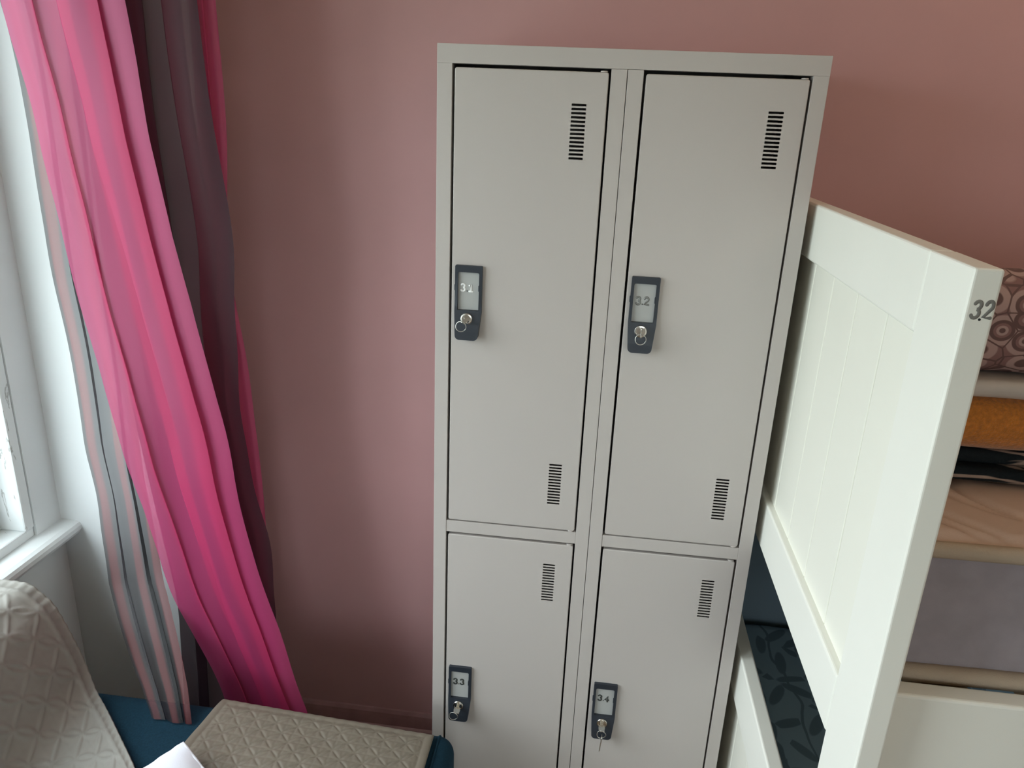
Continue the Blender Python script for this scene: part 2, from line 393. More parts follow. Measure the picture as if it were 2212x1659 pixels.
# ------------------------------------------------------------------ the locker
A, B_, S_, C_, D_ = .026, .2926, .3193, .3457, .615
LW, LH, LD = .64, 1.85, .345
ZU, ZR1, ZR2, ZBT = LH - .0303, LH - .8985, LH - .9245, .057
lk = thing('locker', (LW / 2, LD / 2, 0), 'grey steel locker with four doors standing against the pink wall', 'locker')
b = MB(); F = .02
b.box(0, LW, 0, F, ZU, LH)
b.box(0, A, 0.0003, F, 0, ZU); b.box(D_, LW, .0003, F, 0, ZU)
b.box(B_, S_ - .0006, .0003, F, 0, ZU - .0004); b.box(S_ + .0006, C_, .0003, F, 0, ZU - .0004)
for x0, x1 in ((A, B_), (C_, D_)):
    b.box(x0 + .0003, x1 - .0003, .0012, F, ZR2, ZR1); b.box(x0, x1, .0012, F, 0, ZBT)
b.box(0, .0012, F, LD, 0, LH); b.box(LW - .0012, LW, F, LD, 0, LH); b.box(.0012, LW - .0012, F, LD, LH - .0012, LH)
b.box(S_ - .002, S_ + .002, F, LD - .002, .03, LH - .002); b.box(.0012, LW - .0012, LD - .0012, LD, 0, LH - .0012); b.box(.0012, LW - .0012, F, LD - .0012, .045, .046)
b.box(.0012, LW - .0012, F, LD - .002, ZR2 + .01, ZR2 + .012)
b.build('body', M['locker'], lk, bevel=.0015)

def rrect(x0, x1, z0, z1, r, n=5, rb=None):
    """rounded rectangle, counter-clockwise; rb = radius of the lower corners"""
    rb = r if rb is None else rb; P = []
    for cx, cz, rr, a in ((x1 - rb, z0 + rb, rb, -90), (x1 - r, z1 - r, r, 0), (x0 + r, z1 - r, r, 90), (x0 + rb, z0 + rb, rb, 180)):
        for k in range(n + 1):
            q = R(a + 90 * k / n); P.append((cx + rr * math.cos(q), cz + rr * math.sin(q)))
    return P

def arc(cx, cz, rx, rz, a0, a1, n=14):
    return [(cx + rx * math.cos(R(a0 + (a1 - a0) * k / n)), cz + rz * math.sin(R(a0 + (a1 - a0) * k / n))) for k in range(n + 1)]
GLYPH = {
    '3': [arc(.29, .745, .25, .235, 155, -80) + arc(.29, .265, .28, .25, 80, -155)],
    '1': [[(.10, .80), (.32, .97), (.32, .03)], [(.08, .03), (.56, .03)]],
    '2': [arc(.29, .71, .26, .27, 165, -25) + [(.04, .03), (.58, .03)]],
    '4': [[(.44, .0), (.44, .98), (.02, .32), (.62, .32)]],
}
def write(mb, text, x, z, h, y, r, dot_r, gap=.62, slant=0, flat=1, drop=None, wd=.9, m=0, md=1):
    """numerals in raised strokes on a face at depth y, read from the -Y side"""
    o = len(mb.v)
    for k, ch in enumerate(text):
        if ch == '.':
            mb.lathe([(dot_r * .9, 0), (dot_r, .0002), (dot_r * .8, .0009 * flat)], (x + dot_r, y, z + dot_r), (0, -1, 0), 14, md); x += dot_r * 2 + h * .13; continue
        dz = (drop or {}).get(k, 0)
        for st in GLYPH[ch]:
            a0 = len(mb.v)
            mb.capsule_stroke([(x + (px + slant * pz) * h * wd, y, z + pz * h + dz) for px, pz in st], r, 8, m)
            for i in range(a0, len(mb.v)):
                p = mb.v[i]; mb.v[i] = (p[0], y + (p[1] - y) * flat, p[2])
        x += h * gap

def handle_front(zt):
    def f(x, z):
        t = max(0, min(1, (zt - z - .066) / .072)); t = t * t * (3 - 2 * t)
        return -.0055 - .0105 * t
    return f

numerals = {'3.1': ('chrome', .0417, 0), '3.2': ('chrome_grey_reflection', .0440, 0), '3.3': ('chrome_dark_reflection', .0416, 0), '3.4': ('chrome_dark_reflection', .0395, -.0012)}
def door(x0, x1, z0, z1, num, hz, vents):
    dx0, dx1, dz0, dz1 = x0 + .0042, x1 - .0036, z0 + .0026, z1 - .0058
    slots = []
    for zt, zb in vents:
        for k in range(14):
            zc = zt - .0017 - (zt - zb - .0034) * k / 13
            slots.append(rrect(dx1 - .0585, dx1 - .0338, zc - .0019, zc + .0019, .0009, 3))
    e = .0016                                              # the sheet's rounded edge
    b = MB(); b.plate(rrect(dx0 + e, dx1 - e, dz0 + e, dz1 - e, .0025, 4), slots, lambda x, z: .0012, .003)
    rings_ = [(0, .0170), (0, .0028), (e * .3, .00167), (e, .0012)]
    P = [[(x, y, z) for x, z in rrect(dx0 + i, dx1 - i, dz0 + i, dz1 - i, .004 - i * .94, 4)] for i, y in rings_]; n = len(P[0])
    for k in range(3):
        b.add(P[k] + P[k + 1], [(i, (i + 1) % n, n + (i + 1) % n, n + i) for i in range(n)], 0, True)
    d = b.build('door', M['locker'], lk)
    d['label'] = 'grey steel door numbered ' + num
    for zz in (dz1 + .0012, dz0 - .0008):
        b = MB(); b.lathe([(.0055, -.0011), (.006, -.0006), (.006, .0006), (.0055, .0011)], (dx1 - .008, .006, zz), (0, 0, 1), 16); b.build('hinge', M['locker'], d)
    hx = x0 + .0115; zt = hz; H = .138; W = .0505
    fr = handle_front(zt)
    out = [(hx + W - .0055, zt - H)]
    def seg(a, c, k): return [(a[0] + (c[0] - a[0]) * i / k, a[1] + (c[1] - a[1]) * i / k) for i in range(1, k + 1)]
    cr = .0085
    out = arc(hx + W - .0045 - cr, zt - H + cr, cr, cr, -90, -8, 6)
    out += seg(out[-1], (hx + W, zt - .086), 6) + seg((hx + W, zt - .086), (hx + W, zt - .0025), 6) + arc(hx + W - .0025, zt - .0025, .0025, .0025, 20, 90, 3)
    out += arc(hx + .0025, zt - .0025, .0025, .0025, 90, 170, 3) + seg((hx, zt - .0035), (hx, zt - .086), 6) + seg((hx, zt - .086), (hx + .0028, zt - H + cr), 5) + arc(hx + .0028 + cr, zt - H + cr, cr, cr, 188, 270, 6)
    hole = list(reversed(rrect(hx + .0053, hx + W - .0058, zt - .083, zt - .0125, .003, 4, .0012)))
    b = MB(); b.plate(out, [hole], fr, .0012)
    b.box(hx - .0012, hx + .004, -.0048, .0012, zt - .047, zt - .036); b.box(hx + W - .0072, hx + W - .004, -.0048, .0012, zt - .047, zt - .036)
    b.build('handle', M['black_plastic'], d, bevel=.0007)
    b = MB(); b.plate(rrect(hx + .0055, hx + W - .006, zt - .0828, zt - .0127, .0028, 4, .001), [], lambda x, z: -.0008, .0012); b.build('name_card', M['card'], d)
    ma, nz_, dr = numerals[num]
    b = MB(); write(b, num, hx + .0108, zt - nz_ - .0072, .0144, -.0010, .0019, .0012, gap=.72, flat=.5, drop={2: dr}); b.build('numeral', [M[ma], M['ink']], d)
    lx, lz = hx + .0236, zt - .0985; ly = fr(lx, lz)
    b = MB(); b.lathe([(.0113, -.001), (.0113, .0018), (.0106, .0028), (.0086, .0032), (.0082, .0022), (.0001, .0022)], (lx, ly, lz), (0, -1, 0), 40, smooth=False); b.build('lock', M['nickel'], d)
    return lx, ly - .0022, lz

UV1 = [(1.7635, 1.6735), (1.098, 1.0105)]
UV2 = [(.8715, .7835), (.235, .147)]
locks = {
    '3.1': door(A, B_, ZR1, ZU, '3.1', 1.4803, UV1), '3.2': door(C_, D_, ZR1, ZU, '3.2', 1.4797, UV1),
    '3.3': door(A, B_, ZBT, ZR2, '3.3', .5925, UV2), '3.4': door(C_, D_, ZBT, ZR2, '3.4', .592, UV2)}

def key(num, turn, ring_side, spare, label):
    """key standing in its lock: plug, flat bow pointing out of the door, wire ring hanging from the bow"""
    lx, ly, lz = locks[num]
    k = thing('key', (lx, ly, lz), label, 'key', 'keys in the locker doors')
    L, Wd = .024, .0135
    flat = lambda s, a: (lx + s * math.cos(turn), ly - a, lz + s * math.sin(turn))
    nrm = Vector((-math.sin(turn), 0, math.cos(turn)))
    b = MB(); prof = [(-.003, .0), (-.003, .005)] + [(-Wd / 2, .006), (-Wd / 2 - .0006, .013), (-Wd / 2 + .001, L - .001), (-Wd / 2 + .003, L)]
    P = prof + [(-s, a) for s, a in reversed(prof)]
    th = .0011; n = len(P)
    top = [Vector(flat(s, a)) + nrm * th for s, a in P]; bot = [Vector(flat(s, a)) - nrm * th for s, a in P]
    b.add(top + bot, [(i, (i + 1) % n, n + (i + 1) % n, n + i) for i in range(n)] + [tuple(range(n)), tuple(range(2 * n - 1, n - 1, -1))])
    b.build('bow', M['nickel'], k, bevel=.0004)
    rr = .0095
    tip = Vector(flat(ring_side * .0035, L - .0025))
    cen = tip + Vector((ring_side * .002, -.002, -rr + .0012))
    b = MB(); b.tube([cen + Vector((rr * math.cos(2 * math.pi * i / 36), -.0012 * math.sin(4 * math.pi * i / 36), rr * math.sin(2 * math.pi * i / 36))) for i in range(36)], .0007, 8, closed=True)
    b.build('key_ring', M['key_steel'], k)
    if spare:
        z0 = cen.z - rr + .004; x0 = cen.x + .001; y0 = cen.y
        b = MB(); Q = [(.0065, 0), (.0065, -.012), (.0028, -.015), (.0028, -.022), (.0014, -.024), (.0028, -.026), (.0012, -.029), (.0026, -.032), (.0005, -.040), (-.0028, -.038), (-.0028, -.015), (-.0065, -.012), (-.0065, 0), (-.004, .003), (.004, .003)]
        n = len(Q)
        b.add([(x0 - .0009 + z * .06, y0 + a, z0 + z) for a, z in Q] + [(x0 + .0009 + z * .06, y0 + a, z0 + z) for a, z in Q], [(i, (i + 1) % n, n + (i + 1) % n, n + i) for i in range(n)] + [tuple(range(n)), tuple(range(2 * n - 1, n - 1, -1))])
        b.build('spare_key', M['key_steel'], k, bevel=.0003)
key('3.1', R(0), -1, False, 'nickel key lying flat in the lock of the door numbered 3.1')
key('3.2', R(90), 0, False, 'nickel key upright in the lock of the door numbered 3.2')
key('3.3', R(-4), -1, False, 'nickel key with a single ring in the lock of the door numbered 3.3')
key('3.4', R(4), 0, True, 'nickel key with a spare key on its ring, in the door numbered 3.4')

# ------------------------------------------------------------------ bunk bed
BX, BT = .655, .0285
bed = thing('bunk_bed', (BX, -.1, 0), 'white wooden bunk bed with a grooved end panel beside the grey locker', 'bunk bed')
BXE = 2.70
def post(x0, y0, y1, z1):
    b = MB(); b.box(x0, x0 + BT, y0, y1, 0, z1); return b.build('post', M['bed_white'], bed, bevel=.003, seg=3)
p_front = post(BX, -.590, -.482, 1.619); post(BX, .25, .355, 1.619); post(BXE, -.590, -.482, 1.619); post(BXE, .25, .355, 1.619)
for x0, sg in ((BX, 1), (BXE, -1)):
    for nm, z0, z1 in (('top_rail', 1.5255, 1.619), ('bottom_rail', .957, 1.050), ('top_rail', .580, .690), ('bottom_rail', .18, .28)):
        b = MB(); b.box(x0, x0 + BT, -.4815, .2495, z0, z1); b.build(nm, M['bed_white'], bed, bevel=.004, seg=3)
    for z0, z1 in ((1.048, 1.527), (.278, .582)):
        b = MB(); xa = x0 + (.0125 if sg > 0 else .003); xb = xa + .009
        ys = [-.4815, -.365, -.2415, -.1195, -.0045, .115, .2495]
        for i in range(len(ys) - 1):
            b.box(xa, xb, ys[i] + .0006, ys[i + 1] - .0006, z0, z1)
        b.box(xa + .004, xb + .001, -.48, .2485, z0, z1)
        b.build('panel', M['bed_panel'], bed, bevel=.0024, seg=2)
for z0, z1 in ((.968, 1.0885), (.24, .36)):
    for y0 in (-.552, .290):
        b = MB(); b.box(BX + BT, BXE, y0, y0 + .028, z0, z1); b.build('side_rail', M['bed_white'], bed, bevel=.004, seg=3)
for z0 in (1.050, .318):
    for k in range(14):
        x = .74 + k * .142; b = MB(); b.box(x, x + .07, -.524, .290, z0, z0 + .018); b.build('slat', M['slat'], bed)
b = MB()
write(b, '3', .6608, 1.5700, .0172, -.5902, .0018, .0016, slant=.16, flat=.12, wd=.72)
write(b, '2', .6722, 1.5706, .0172, -.5902, .0018, .0016, slant=.12, flat=.12, wd=.72)
b.lathe([(.0013, 0), (.0013, .0003), (.001, .0004)], (.6702, -.5901, 1.5690), (0, -1, 0), 14, 1)
b.build('numeral', [M['felt'], M['ink']], p_front)

def wob(amp, sc_, seed):
    o = Vector((seed * 3.1, seed * 1.7, seed * 5.3))
    return lambda p: p + Vector((0, noise.noise(p * sc_ + o), noise.noise(p * sc_ + o * 2))) * amp

def loop_rect(x0, x1, y0, y1, z, r, n=6):
    P = []
    for cx, cy, a in ((x1 - r, y0 + r, -90), (x1 - r, y1 - r, 0), (x0 + r, y1 - r, 90), (x0 + r, y0 + r, 180)):
        for k in range(n + 1):
            q = R(a + 90 * k / n); P.append((cx + r * math.cos(q), cy + r * math.sin(q), z))
    out = []
    for i in range(len(P)):
        a, c = Vector(P[i]), Vector(P[(i + 1) % len(P)]); k = max(1, int((c - a).length / .05))
        out += [a + (c - a) * j / k for j in range(k)]
    return out

mx0, mx1, my0, my1 = .70, 2.66, -.498, .270
mt = thing('mattress', (1.68, -.1, 1.073), 'lavender grey mattress with beige piping on the top bunk', 'mattress')
b = MB(); b.rbox(mx0, mx1, my0, my1, 1.0745, 1.272, .02, 40, wob(.003, 7, 1)); b.build('ticking', M['mattress'], mt)
for z, r in ((1.0885, .0125), (1.266, .0105)):
    b = MB(); b.tube([p + Vector((0, 0, .003 * noise.noise(p * 4))) for p in loop_rect(mx0 - .004, mx1 + .004, my0 - .005, my1 + .005, z, .03)], r, 10, closed=True); b.build('piping', M['piping'], mt)
def top_fn(u, v):
    x = mx0 + .006 + u * .72; y = my0 + .002 + v * .60
    e = min(v * .60, .02) / .02
    w1 = abs(math.sin(math.pi * (x * 9 + .7 * math.sin(y * 14)))); w2 = abs(math.sin(math.pi * (y * 8.5 + .6 * math.sin(x * 15 + 1))))
    h = .008 * min(1, 2.4 * min(w1, w2)) ** .6
    return (x, y, 1.2725 + e * h)
b = MB(); b.grid(top_fn, 150, 120); b.build('quilted_top', M['topper'], mt)

bl = thing('fleece_blanket', (.95, -.08, 1.28), 'black fleece blanket with cream streaks, folded on the mattress under the orange blanket', 'blanket')
for k, (y0, z0, z1) in enumerate(((-.345, 1.2880, 1.3085), (-.330, 1.3095, 1.3295))):
    b = MB(); b.rbox(.70, 1.30, y0, .20, z0, z1, .016, 26, wob(.007, 8, 9)); b.build('fold', M['zebra'], bl)
b = MB(); b.rbox(.692, 1.30, -.352, .21, 1.331, 1.4115, .036, 24, wob(.007, 8, 9))
ob = b.build('blanket', M['orange']); tag(ob, 'thick orange blanket folded between the black fleece and the patterned duvet', 'blanket')
dv = thing('duvet', (.95, -.05, 1.412), 'folded duvet with a taupe ring print, topmost of the bedding on the bunk', 'duvet')
wb_ = wob(.007, 8, 9)
def slump(p):
    p = wb_(p); k = max(0, min(1, (p.z - 1.45) / .12))
    p.z -= k * (.24 * max(0, p.y + .31) + .6 * max(0, p.y + .16) ** 1.3 + .10 * max(0, .76 - p.x)); return p
b = MB(); b.rbox(.692, 1.28, -.352, -.06, 1.437, 1.579, .05, 26, slump); b.build('filling', M['rings'], dv)
b = MB(); b.rbox(.690, 1.29, -.360, .22, 1.413, 1.4365, .0115, 26, wob(.007, 8, 9)); b.build('hem', M['hem'], dv)

b = MB(); b.rbox(.70, 2.66, -.52, .285, .338, .458, .02, 20); lm = b.build('mattress', M['mattress']); tag(lm, 'pale mattress on the lower bunk under the dark leaf print duvet', 'mattress')
b = MB(); b.rbox(.695, 2.55, -.522, .325, .466, .572, .045, 40, wob(.005, 5, 21)); fd = b.build('duvet', M['floral']); tag(fd, 'dark slate duvet with a leaf print lying on the lower bunk', 'duvet')

def drape(u, v):
    x = .69 + u * 1.9; z = 1.0 - v * .62
    return (x, .336 + .004 * math.sin(x * 16 + 1.5 * math.sin(z * 3)) - .003 * v, z)
b = MB(); b.grid(drape, 90, 20); sl = b.build('cloth', mat('slate cloth', (.155, .21, .255), .9, bump=.2, bscale=600), solid=.003); tag(sl, 'plain dark slate cloth hanging on the wall behind the lower bunk', 'cloth')

# ------------------------------------------------------------------ sofa
sf = thing('sofa', (-.43, -1.04, 0), 'dark blue cloth sofa under the window, half under beige covers', 'sofa')
b = MB(); b.rbox(-.92, .05, -1.72, -.345, .09, .298, .02, 12); b.build('base', M['blue_cloth'], sf)
b = MB(); b.rbox(-.76, .055, -1.72, -.345, .30, .42, .035, 16); b.build('seat_cushion', M['blue_cloth'], sf)
b = MB(); b.rbox(-.925, -.790, -1.93, -.152, .09, .768, .055, 20); b.build('backrest', M['blue_cloth'], sf)
for y0 in (-.338, -1.94):
    b = MB(); b.rbox(-.925, .080, y0, y0 + .215, .09, .531, .035, 20); a_ = b.build('armrest', M['blue_cloth'], sf)
    pth = [(.046, y0, .1 + k * .0785) for k in range(6)] + [(.046, y0 + .035 - .035 * math.cos(R(k * 15)), .496 + .035 * math.sin(R(k * 15))) for k in range(7)]
    pth += [(.046, y0 + .035 + k * .0242, .531) for k in range(1, 6)] + [(.046, y0 + .18 + .035 * math.sin(R(k * 15)), .496 + .035 * math.cos(R(k * 15))) for k in range(7)] + [(.046, y0 + .215, .49 - k * .078) for k in range(1, 6)]
    b = MB(); b.tube(pth, .0028, 8); b.build('seam', M['blue_cloth'], a_)
for x, y in ((-.87, -.22), (.0, -.22), (-.87, -1.86), (.0, -1.86)):
    b = MB(); b.lathe([(.02, 0), (.026, .095)], (x, y, 0), (0, 0, 1), 16); b.build('foot', M['slat'], sf)

def quilt_h(a, c, s=.032, dep=.0034, dw=.38):
    """relief of the stitched lattice at cloth coordinates a, c (metres), the lattice standing on its corners"""
    u = (a + c) * .7071 / s; v = (a - c) * .7071 / s
    uf, vf = u - math.floor(u), v - math.floor(v); du, dv_ = min(uf, 1 - uf), min(vf, 1 - vf)
    l = .13
    d = min(abs(du - l * math.sin(math.pi * vf)), dv_ + .02)
    dg = min(abs(uf - vf), abs(uf + vf - 1)) * .7071
    puff = min(1, d / .13) ** .55
    pd = min(1, dg / .12) ** .5
    return dep * puff * (1 - dw + dw * pd)

def resample(P, n):
    P = [Vector(p) for p in P]; L = [0]
    for i in range(1, len(P)): L.append(L[-1] + (P[i] - P[i - 1]).length)
    out = []
    for k in range(n + 1):
        d = L[-1] * k / n; i = 0
        while i < len(L) - 2 and L[i + 1] < d: i += 1
        t = (d - L[i]) / max(1e-9, L[i + 1] - L[i])
        p0, p1, p2, p3 = P[max(0, i - 1)], P[i], P[i + 1], P[min(len(P) - 1, i + 2)]
        out.append(.5 * ((2 * p1) + (p2 - p0) * t + (2 * p0 - 5 * p1 + 4 * p2 - p3) * t * t + (3 * p1 - p0 - 3 * p2 + p3) * t ** 3))
    return out, L[-1]

def relief(G, nu, nv, hfn):
    """move each point of grid G[j][i] along its normal by hfn(i, j)"""
    out = [[None] * (nu + 1) for _ in range(nv + 1)]
    for j in range(nv + 1):
        for i in range(nu + 1):
            a = G[j][min(nu, i + 1)] - G[j][max(0, i - 1)]; c = G[min(nv, j + 1)][i] - G[max(0, j - 1)][i]
            n = a.cross(c)
            n = n.normalized() if n.length > 1e-12 else Vector((0, 0, 1))
            out[j][i] = G[j][i] + n * hfn(i, j)
    return out
def grid_obj(G, nu, nv, name, m, parent=None, solid=.003):
    b = MB(); b.grid(lambda u, v: G[round(v * nv)][round(u * nu)], nu, nv)
    return b.build(name, m, parent, solid=solid, recalc=False)

# cover on the arm by the locker
prof, L_ = resample([(0, 0, .538), (0, -.02, .541), (0, -.06, .542), (0, -.13, .542), (0, -.175, .540), (0, -.200, .530), (0, -.214, .505), (0, -.218, .46), (0, -.228, .436), (0, -.26, .430), (0, -.36, .428)], 230)
nu, nv = 200, 230; G = []
for j in range(nv + 1):
    row = []
    for i in range(nu + 1):
        u = i / nu; yb = -.127 + (-.153 + .127) * u
        y = yb + prof[j].y * (1 if prof[j].y < -.17 else 1) + (.026 * u) * min(1, -prof[j].y / .17)
        x = -.428 + .465 * u - (1 - u) * .11 * min(.16, -prof[j].y)
        z = prof[j].z + .0025 * noise.noise(Vector((x * 14, y * 14, 3))) + .001
        row.append(Vector((x, y, z)))
    G.append(row)
def h_arm(i, j):
    a = i / nu * .465; c = j / nv * L_; e = min(a, .465 - a, c)
    if e < .016: return .0022 * math.sin(math.pi * min(1, e / .016)) ** .5 + .0005 * math.sin(a * 260) * (1 if c < .016 else 0)
    return quilt_h(a + .013, c + .02) * min(1, (e - .014) / .012)
G = relief(G, nu, nv, lambda i, j: -h_arm(i, j))
ac = grid_obj(G, nu, nv, 'sofa_cover', M['cover']); tag(ac, 'beige quilted cover spread over the sofa arm beside the locker', 'sofa cover', 'quilted sofa covers')

# cover over the sofa back
E_ = [(-.936, -.15, .70), (-.934, -.146, .765), (-.915, -.142, .787), (-.884, -.14, .791), (-.852, -.14, .792), (-.817, -.14, .788), (-.79, -.14, .766), (-.768, -.14, .74), (-.743, -.14, .675), (-.729, -.14, .63), (-.715, -.144, .588), (-.688, -.165, .560), (-.642, -.202, .551), (-.570, -.267, .551), (-.495, -.335, .548), (-.445, -.372, .505), (-.42, -.395, .440)]
Bq = [(-.938, -.62, .70), (-.936, -.62, .775), (-.92, -.62, .797), (-.89, -.62, .802), (-.855, -.62, .800), (-.82, -.62, .790), (-.785, -.62, .765), (-.758, -.62, .72), (-.742, -.62, .67), (-.73, -.62, .62), (-.722, -.62, .57), (-.714, -.62, .52), (-.70, -.62, .475), (-.66, -.62, .441), (-.6, -.62, .431), (-.5, -.62, .429), (-.42, -.62, .429)]
nv = 270; Er, LE = resample(E_, nv); Br, LB = resample(Bq, nv)
cols = [k * .003 for k in range(161)] + [.483 + .03 * (k + 1) for k in range(32)]
nu = len(cols) - 1; G = []
for j in range(nv + 1):
    row = []
    for c in cols:
        t = min(1, c / .46); e = t * t * (3 - 2 * t)
        p = Er[j].lerp(Br[j], e); p.y = Er[j].y + (Br[j].y - Er[j].y) * t
        if c > .46: p.y -= (c - .46)
        if p.y > -.36: p.z = max(p.z, .539 - max(0, -.33 - p.y) * 1.2)
        row.append(p)
    G.append(row)
def h_back(i, j):
    a = cols[i]; c = j / nv * LE
    if a < .024: return .003 * max(0, math.sin(math.pi * min(1, a / .024))) ** .5 + .0008 * math.sin(c * 300)
    if a > .47: return 0.003
    return quilt_h(a + .004, c + .028, .056, .0042, .10) * min(1, (a - .022) / .012)
G = relief(G, nu, nv, lambda i, j: -h_back(i, j))
bc = grid_obj(G, nu, nv, 'sofa_cover', M['cover_back']); tag(bc, 'pale quilted cover draped over the sofa back below the window sill', 'sofa cover', 'quilted sofa covers')

# white pillow, one corner up on the arm cover
def pil(sgn):
    def f(u, v):
        a, c = 2 * u - 1, 2 * v - 1
        sx = 1 - .07 * (1 - c * c) ; sy = 1 - .07 * (1 - a * a)
        x, y = a * .20 * sy, c * .20 * sx
        t = .050 * max(0, (1 - a ** 4) * (1 - c ** 4)) ** .8 + .0045
        t += .004 * noise.noise(Vector((x * 12, y * 12, sgn))) * (1 - max(abs(a), abs(c)) ** 6)
        return Vector((x, y, sgn * t))
    return f
tipv = Vector((-0.422, -0.292, 0.58)); ax = Vector((.16, -.93, -.19)).normalized(); side = Vector((0, 0, 1)).cross(ax).normalized(); upv = ax.cross(side)
if upv.z < 0: upv = -upv; side = -side
d1 = (ax + side).normalized(); d2 = (ax - side).normalized()
def place(p):
    q = p + Vector((.20, .20, 0)); return tipv + d1 * q.x + d2 * q.y + upv * q.z
b = MB()
for sg in (1, -1): b.grid(lambda u, v, f=pil(sg): place(f(u, v)), 40, 40)
rim = []
for k in range(160):
    q = k / 40; e = int(q); t = q - e
    uv_ = [(t, 0), (1, t), (1 - t, 1), (0, 1 - t)][e]; p1 = pil(1)(*uv_); p1.z = 0; rim.append(place(p1))
b.tube([p + upv * .0012 * math.sin(i * 1.9) for i, p in enumerate(rim)], .0045, 8, closed=True)
pw = b.build('pillow', M['pillow']); tag(pw, 'white pillow with one corner resting up on the beige arm cover', 'pillow')

# ------------------------------------------------------------------ curtains
def at_z(P, z):
    """edge polyline (x, y, z from top to bottom) at height z"""
    for i in range(len(P) - 1):
        if P[i][2] >= z >= P[i + 1][2]:
            t = (P[i][2] - z) / max(1e-9, P[i][2] - P[i + 1][2])
            return P[i][0] + (P[i + 1][0] - P[i][0]) * t, P[i][1] + (P[i + 1][1] - P[i][1]) * t
    q = P[0] if z > P[0][2] else P[-1]
    return q[0], q[1]
def smooth_edge(P, z):
    a = [at_z(P, z + d) for d in (-.05, -.025, 0, .025, .05)]
    return sum(q[0] for q in a) / 5, sum(q[1] for q in a) / 5

def curtain(name, Lf, Rt, zt, zb, pleats, seed, m, nu=180, nv=150, depth=.008, wr=.004):
    """hanging sheet between two edges; pleats = [(place across, overlap)] where the cloth doubles back behind itself"""
    def knots(z):
        K = [(0, 0, 0)]                                     # (x across, y, is-fold)
        for i, (p, ov) in enumerate(pleats):
            q = p + .035 * noise.noise(Vector((z * 1.1, i * 7.3, seed)))
            o = ov * (1 + .5 * noise.noise(Vector((z * 1.6, i * 3.1, seed + 4))))
            K.append((q + o / 2, -depth * .35, 1)); K.append((q - o / 2, depth * .65, 1))
        K.append((1, 0, 0)); return K
    n = len(pleats) * 2 + 1
    # share of the sheet taken by each run of cloth
    k0 = [(0, 0)] + [v for p, ov in pleats for v in ((p + ov / 2, 0), (p - ov / 2, 0))] + [(1, 0)]
    ln = [abs(k0[i + 1][0] - k0[i][0]) for i in range(n)]; tot = sum(ln); cum = [sum(ln[:i]) / tot for i in range(n + 1)]
    def f(u, v):
        z = zt + (zb - zt) * v
        xl, yl = smooth_edge(Lf, z); xr, yr = smooth_edge(Rt, z); K = knots(z)
        i = 0
        while i < n - 1 and cum[i + 1] < u: i += 1
        t = (u - cum[i]) / max(1e-9, cum[i + 1] - cum[i]); ts = t * t * (3 - 2 * t)
        X = K[i][0] + (K[i + 1][0] - K[i][0]) * t; Y = K[i][1] + (K[i + 1][1] - K[i][1]) * ts
        e = min(1, 12 * u, 12 * (1 - u))
        Y += e * .0035 * math.sin(u * 13 + seed + 1.5 * noise.noise(Vector((z * 1.2, 2, seed)))) + wr * noise.noise(Vector((u * 5, z * 3, seed)))
        X += e * wr * 1.6 * noise.noise(Vector((u * 5, z * 2.5, seed + 9)))
        return (xl + (xr - xl) * X, yl + (yr - yl) * X + Y, z)
    b = MB(); b.grid(f, nu, nv); return b.build(name, m, recalc=False)

PINK_L = [(-.786, .0, 1.939), (-.782, .0, 1.896), (-.769, .0, 1.799), (-.751, .0, 1.729), (-.75, .0, 1.644), (-.739, .0, 1.574), (-.731, .0, 1.497), (-.727, .0, 1.427), (-.72, .0, 1.379), (-.711, .0, 1.305), (-.697, .0, 1.256), (-.687, .0, 1.164), (-.672, .0, 1.075), (-.663, .0, .985), (-.642, .0, .932), (-.63, .0, .852), (-.613, .0, .782), (-.606, .0, .709), (-.567, .0, .614), (-.533, .0, .532), (-.505, .0, .465), (-.492, .0, .393), (-.485, .0, .297)]
PINK_R = [(-.555, .0, 1.944), (-.547, .0, 1.901), (-.543, .0, 1.814), (-.535, .0, 1.773), (-.538, .0, 1.717), (-.529, .0, 1.66), (-.519, .0, 1.595), (-.508, .0, 1.519), (-.498, .0, 1.448), (-.489, .0, 1.417), (-.481, .0, 1.357), (-.468, .0, 1.282), (-.455, .0, 1.214), (-.443, .0, 1.139), (-.429, .0, 1.084), (-.426, .0, 1.0), (-.413, .0, .895), (-.399, .0, .83), (-.384, .0, .747), (-.364, .0, .685), (-.34, .0, .598), (-.325, .0, .508), (-.296, .0, .411), (-.271, .0, .317)]
DARK_L = [(-.687, .05, 1.949), (-.686, .05, 1.905), (-.688, .05, 1.805), (-.686, .05, 1.667), (-.688, .05, 1.492), (-.68, .05, 1.304), (-.666, .05, 1.1), (-.645, .05, .879), (-.617, .05, .639), (-.626, .05, .44), (-.637, .05, .284)]
DARK_R = [(-.444, .05, 1.954), (-.442, .05, 1.911), (-.441, .05, 1.857), (-.437, .05, 1.779), (-.435, .05, 1.739), (-.43, .05, 1.672), (-.419, .05, 1.593), (-.413, .05, 1.528), (-.408, .05, 1.467), (-.417, .05, 1.398), (-.421, .05, 1.369), (-.42, .05, 1.276), (-.429, .05, 1.133), (-.415, .05, 1.045), (-.413, .05, .967), (-.385, .05, .849), (-.374, .05, .797), (-.382, .05, .742), (-.379, .05, .63), (-.381, .05, .541), (-.384, .05, .406), (-.387, .05, .322)]
BACKP_L = [(-.482, .09, 1.96), (-.482, .09, 1.915), (-.485, .09, 1.758), (-.488, .09, 1.588), (-.486, .09, 1.405), (-.484, .09, 1.206), (-.477, .09, .991), (-.474, .09, .755), (-.471, .09, .497), (-.474, .09, .301)]
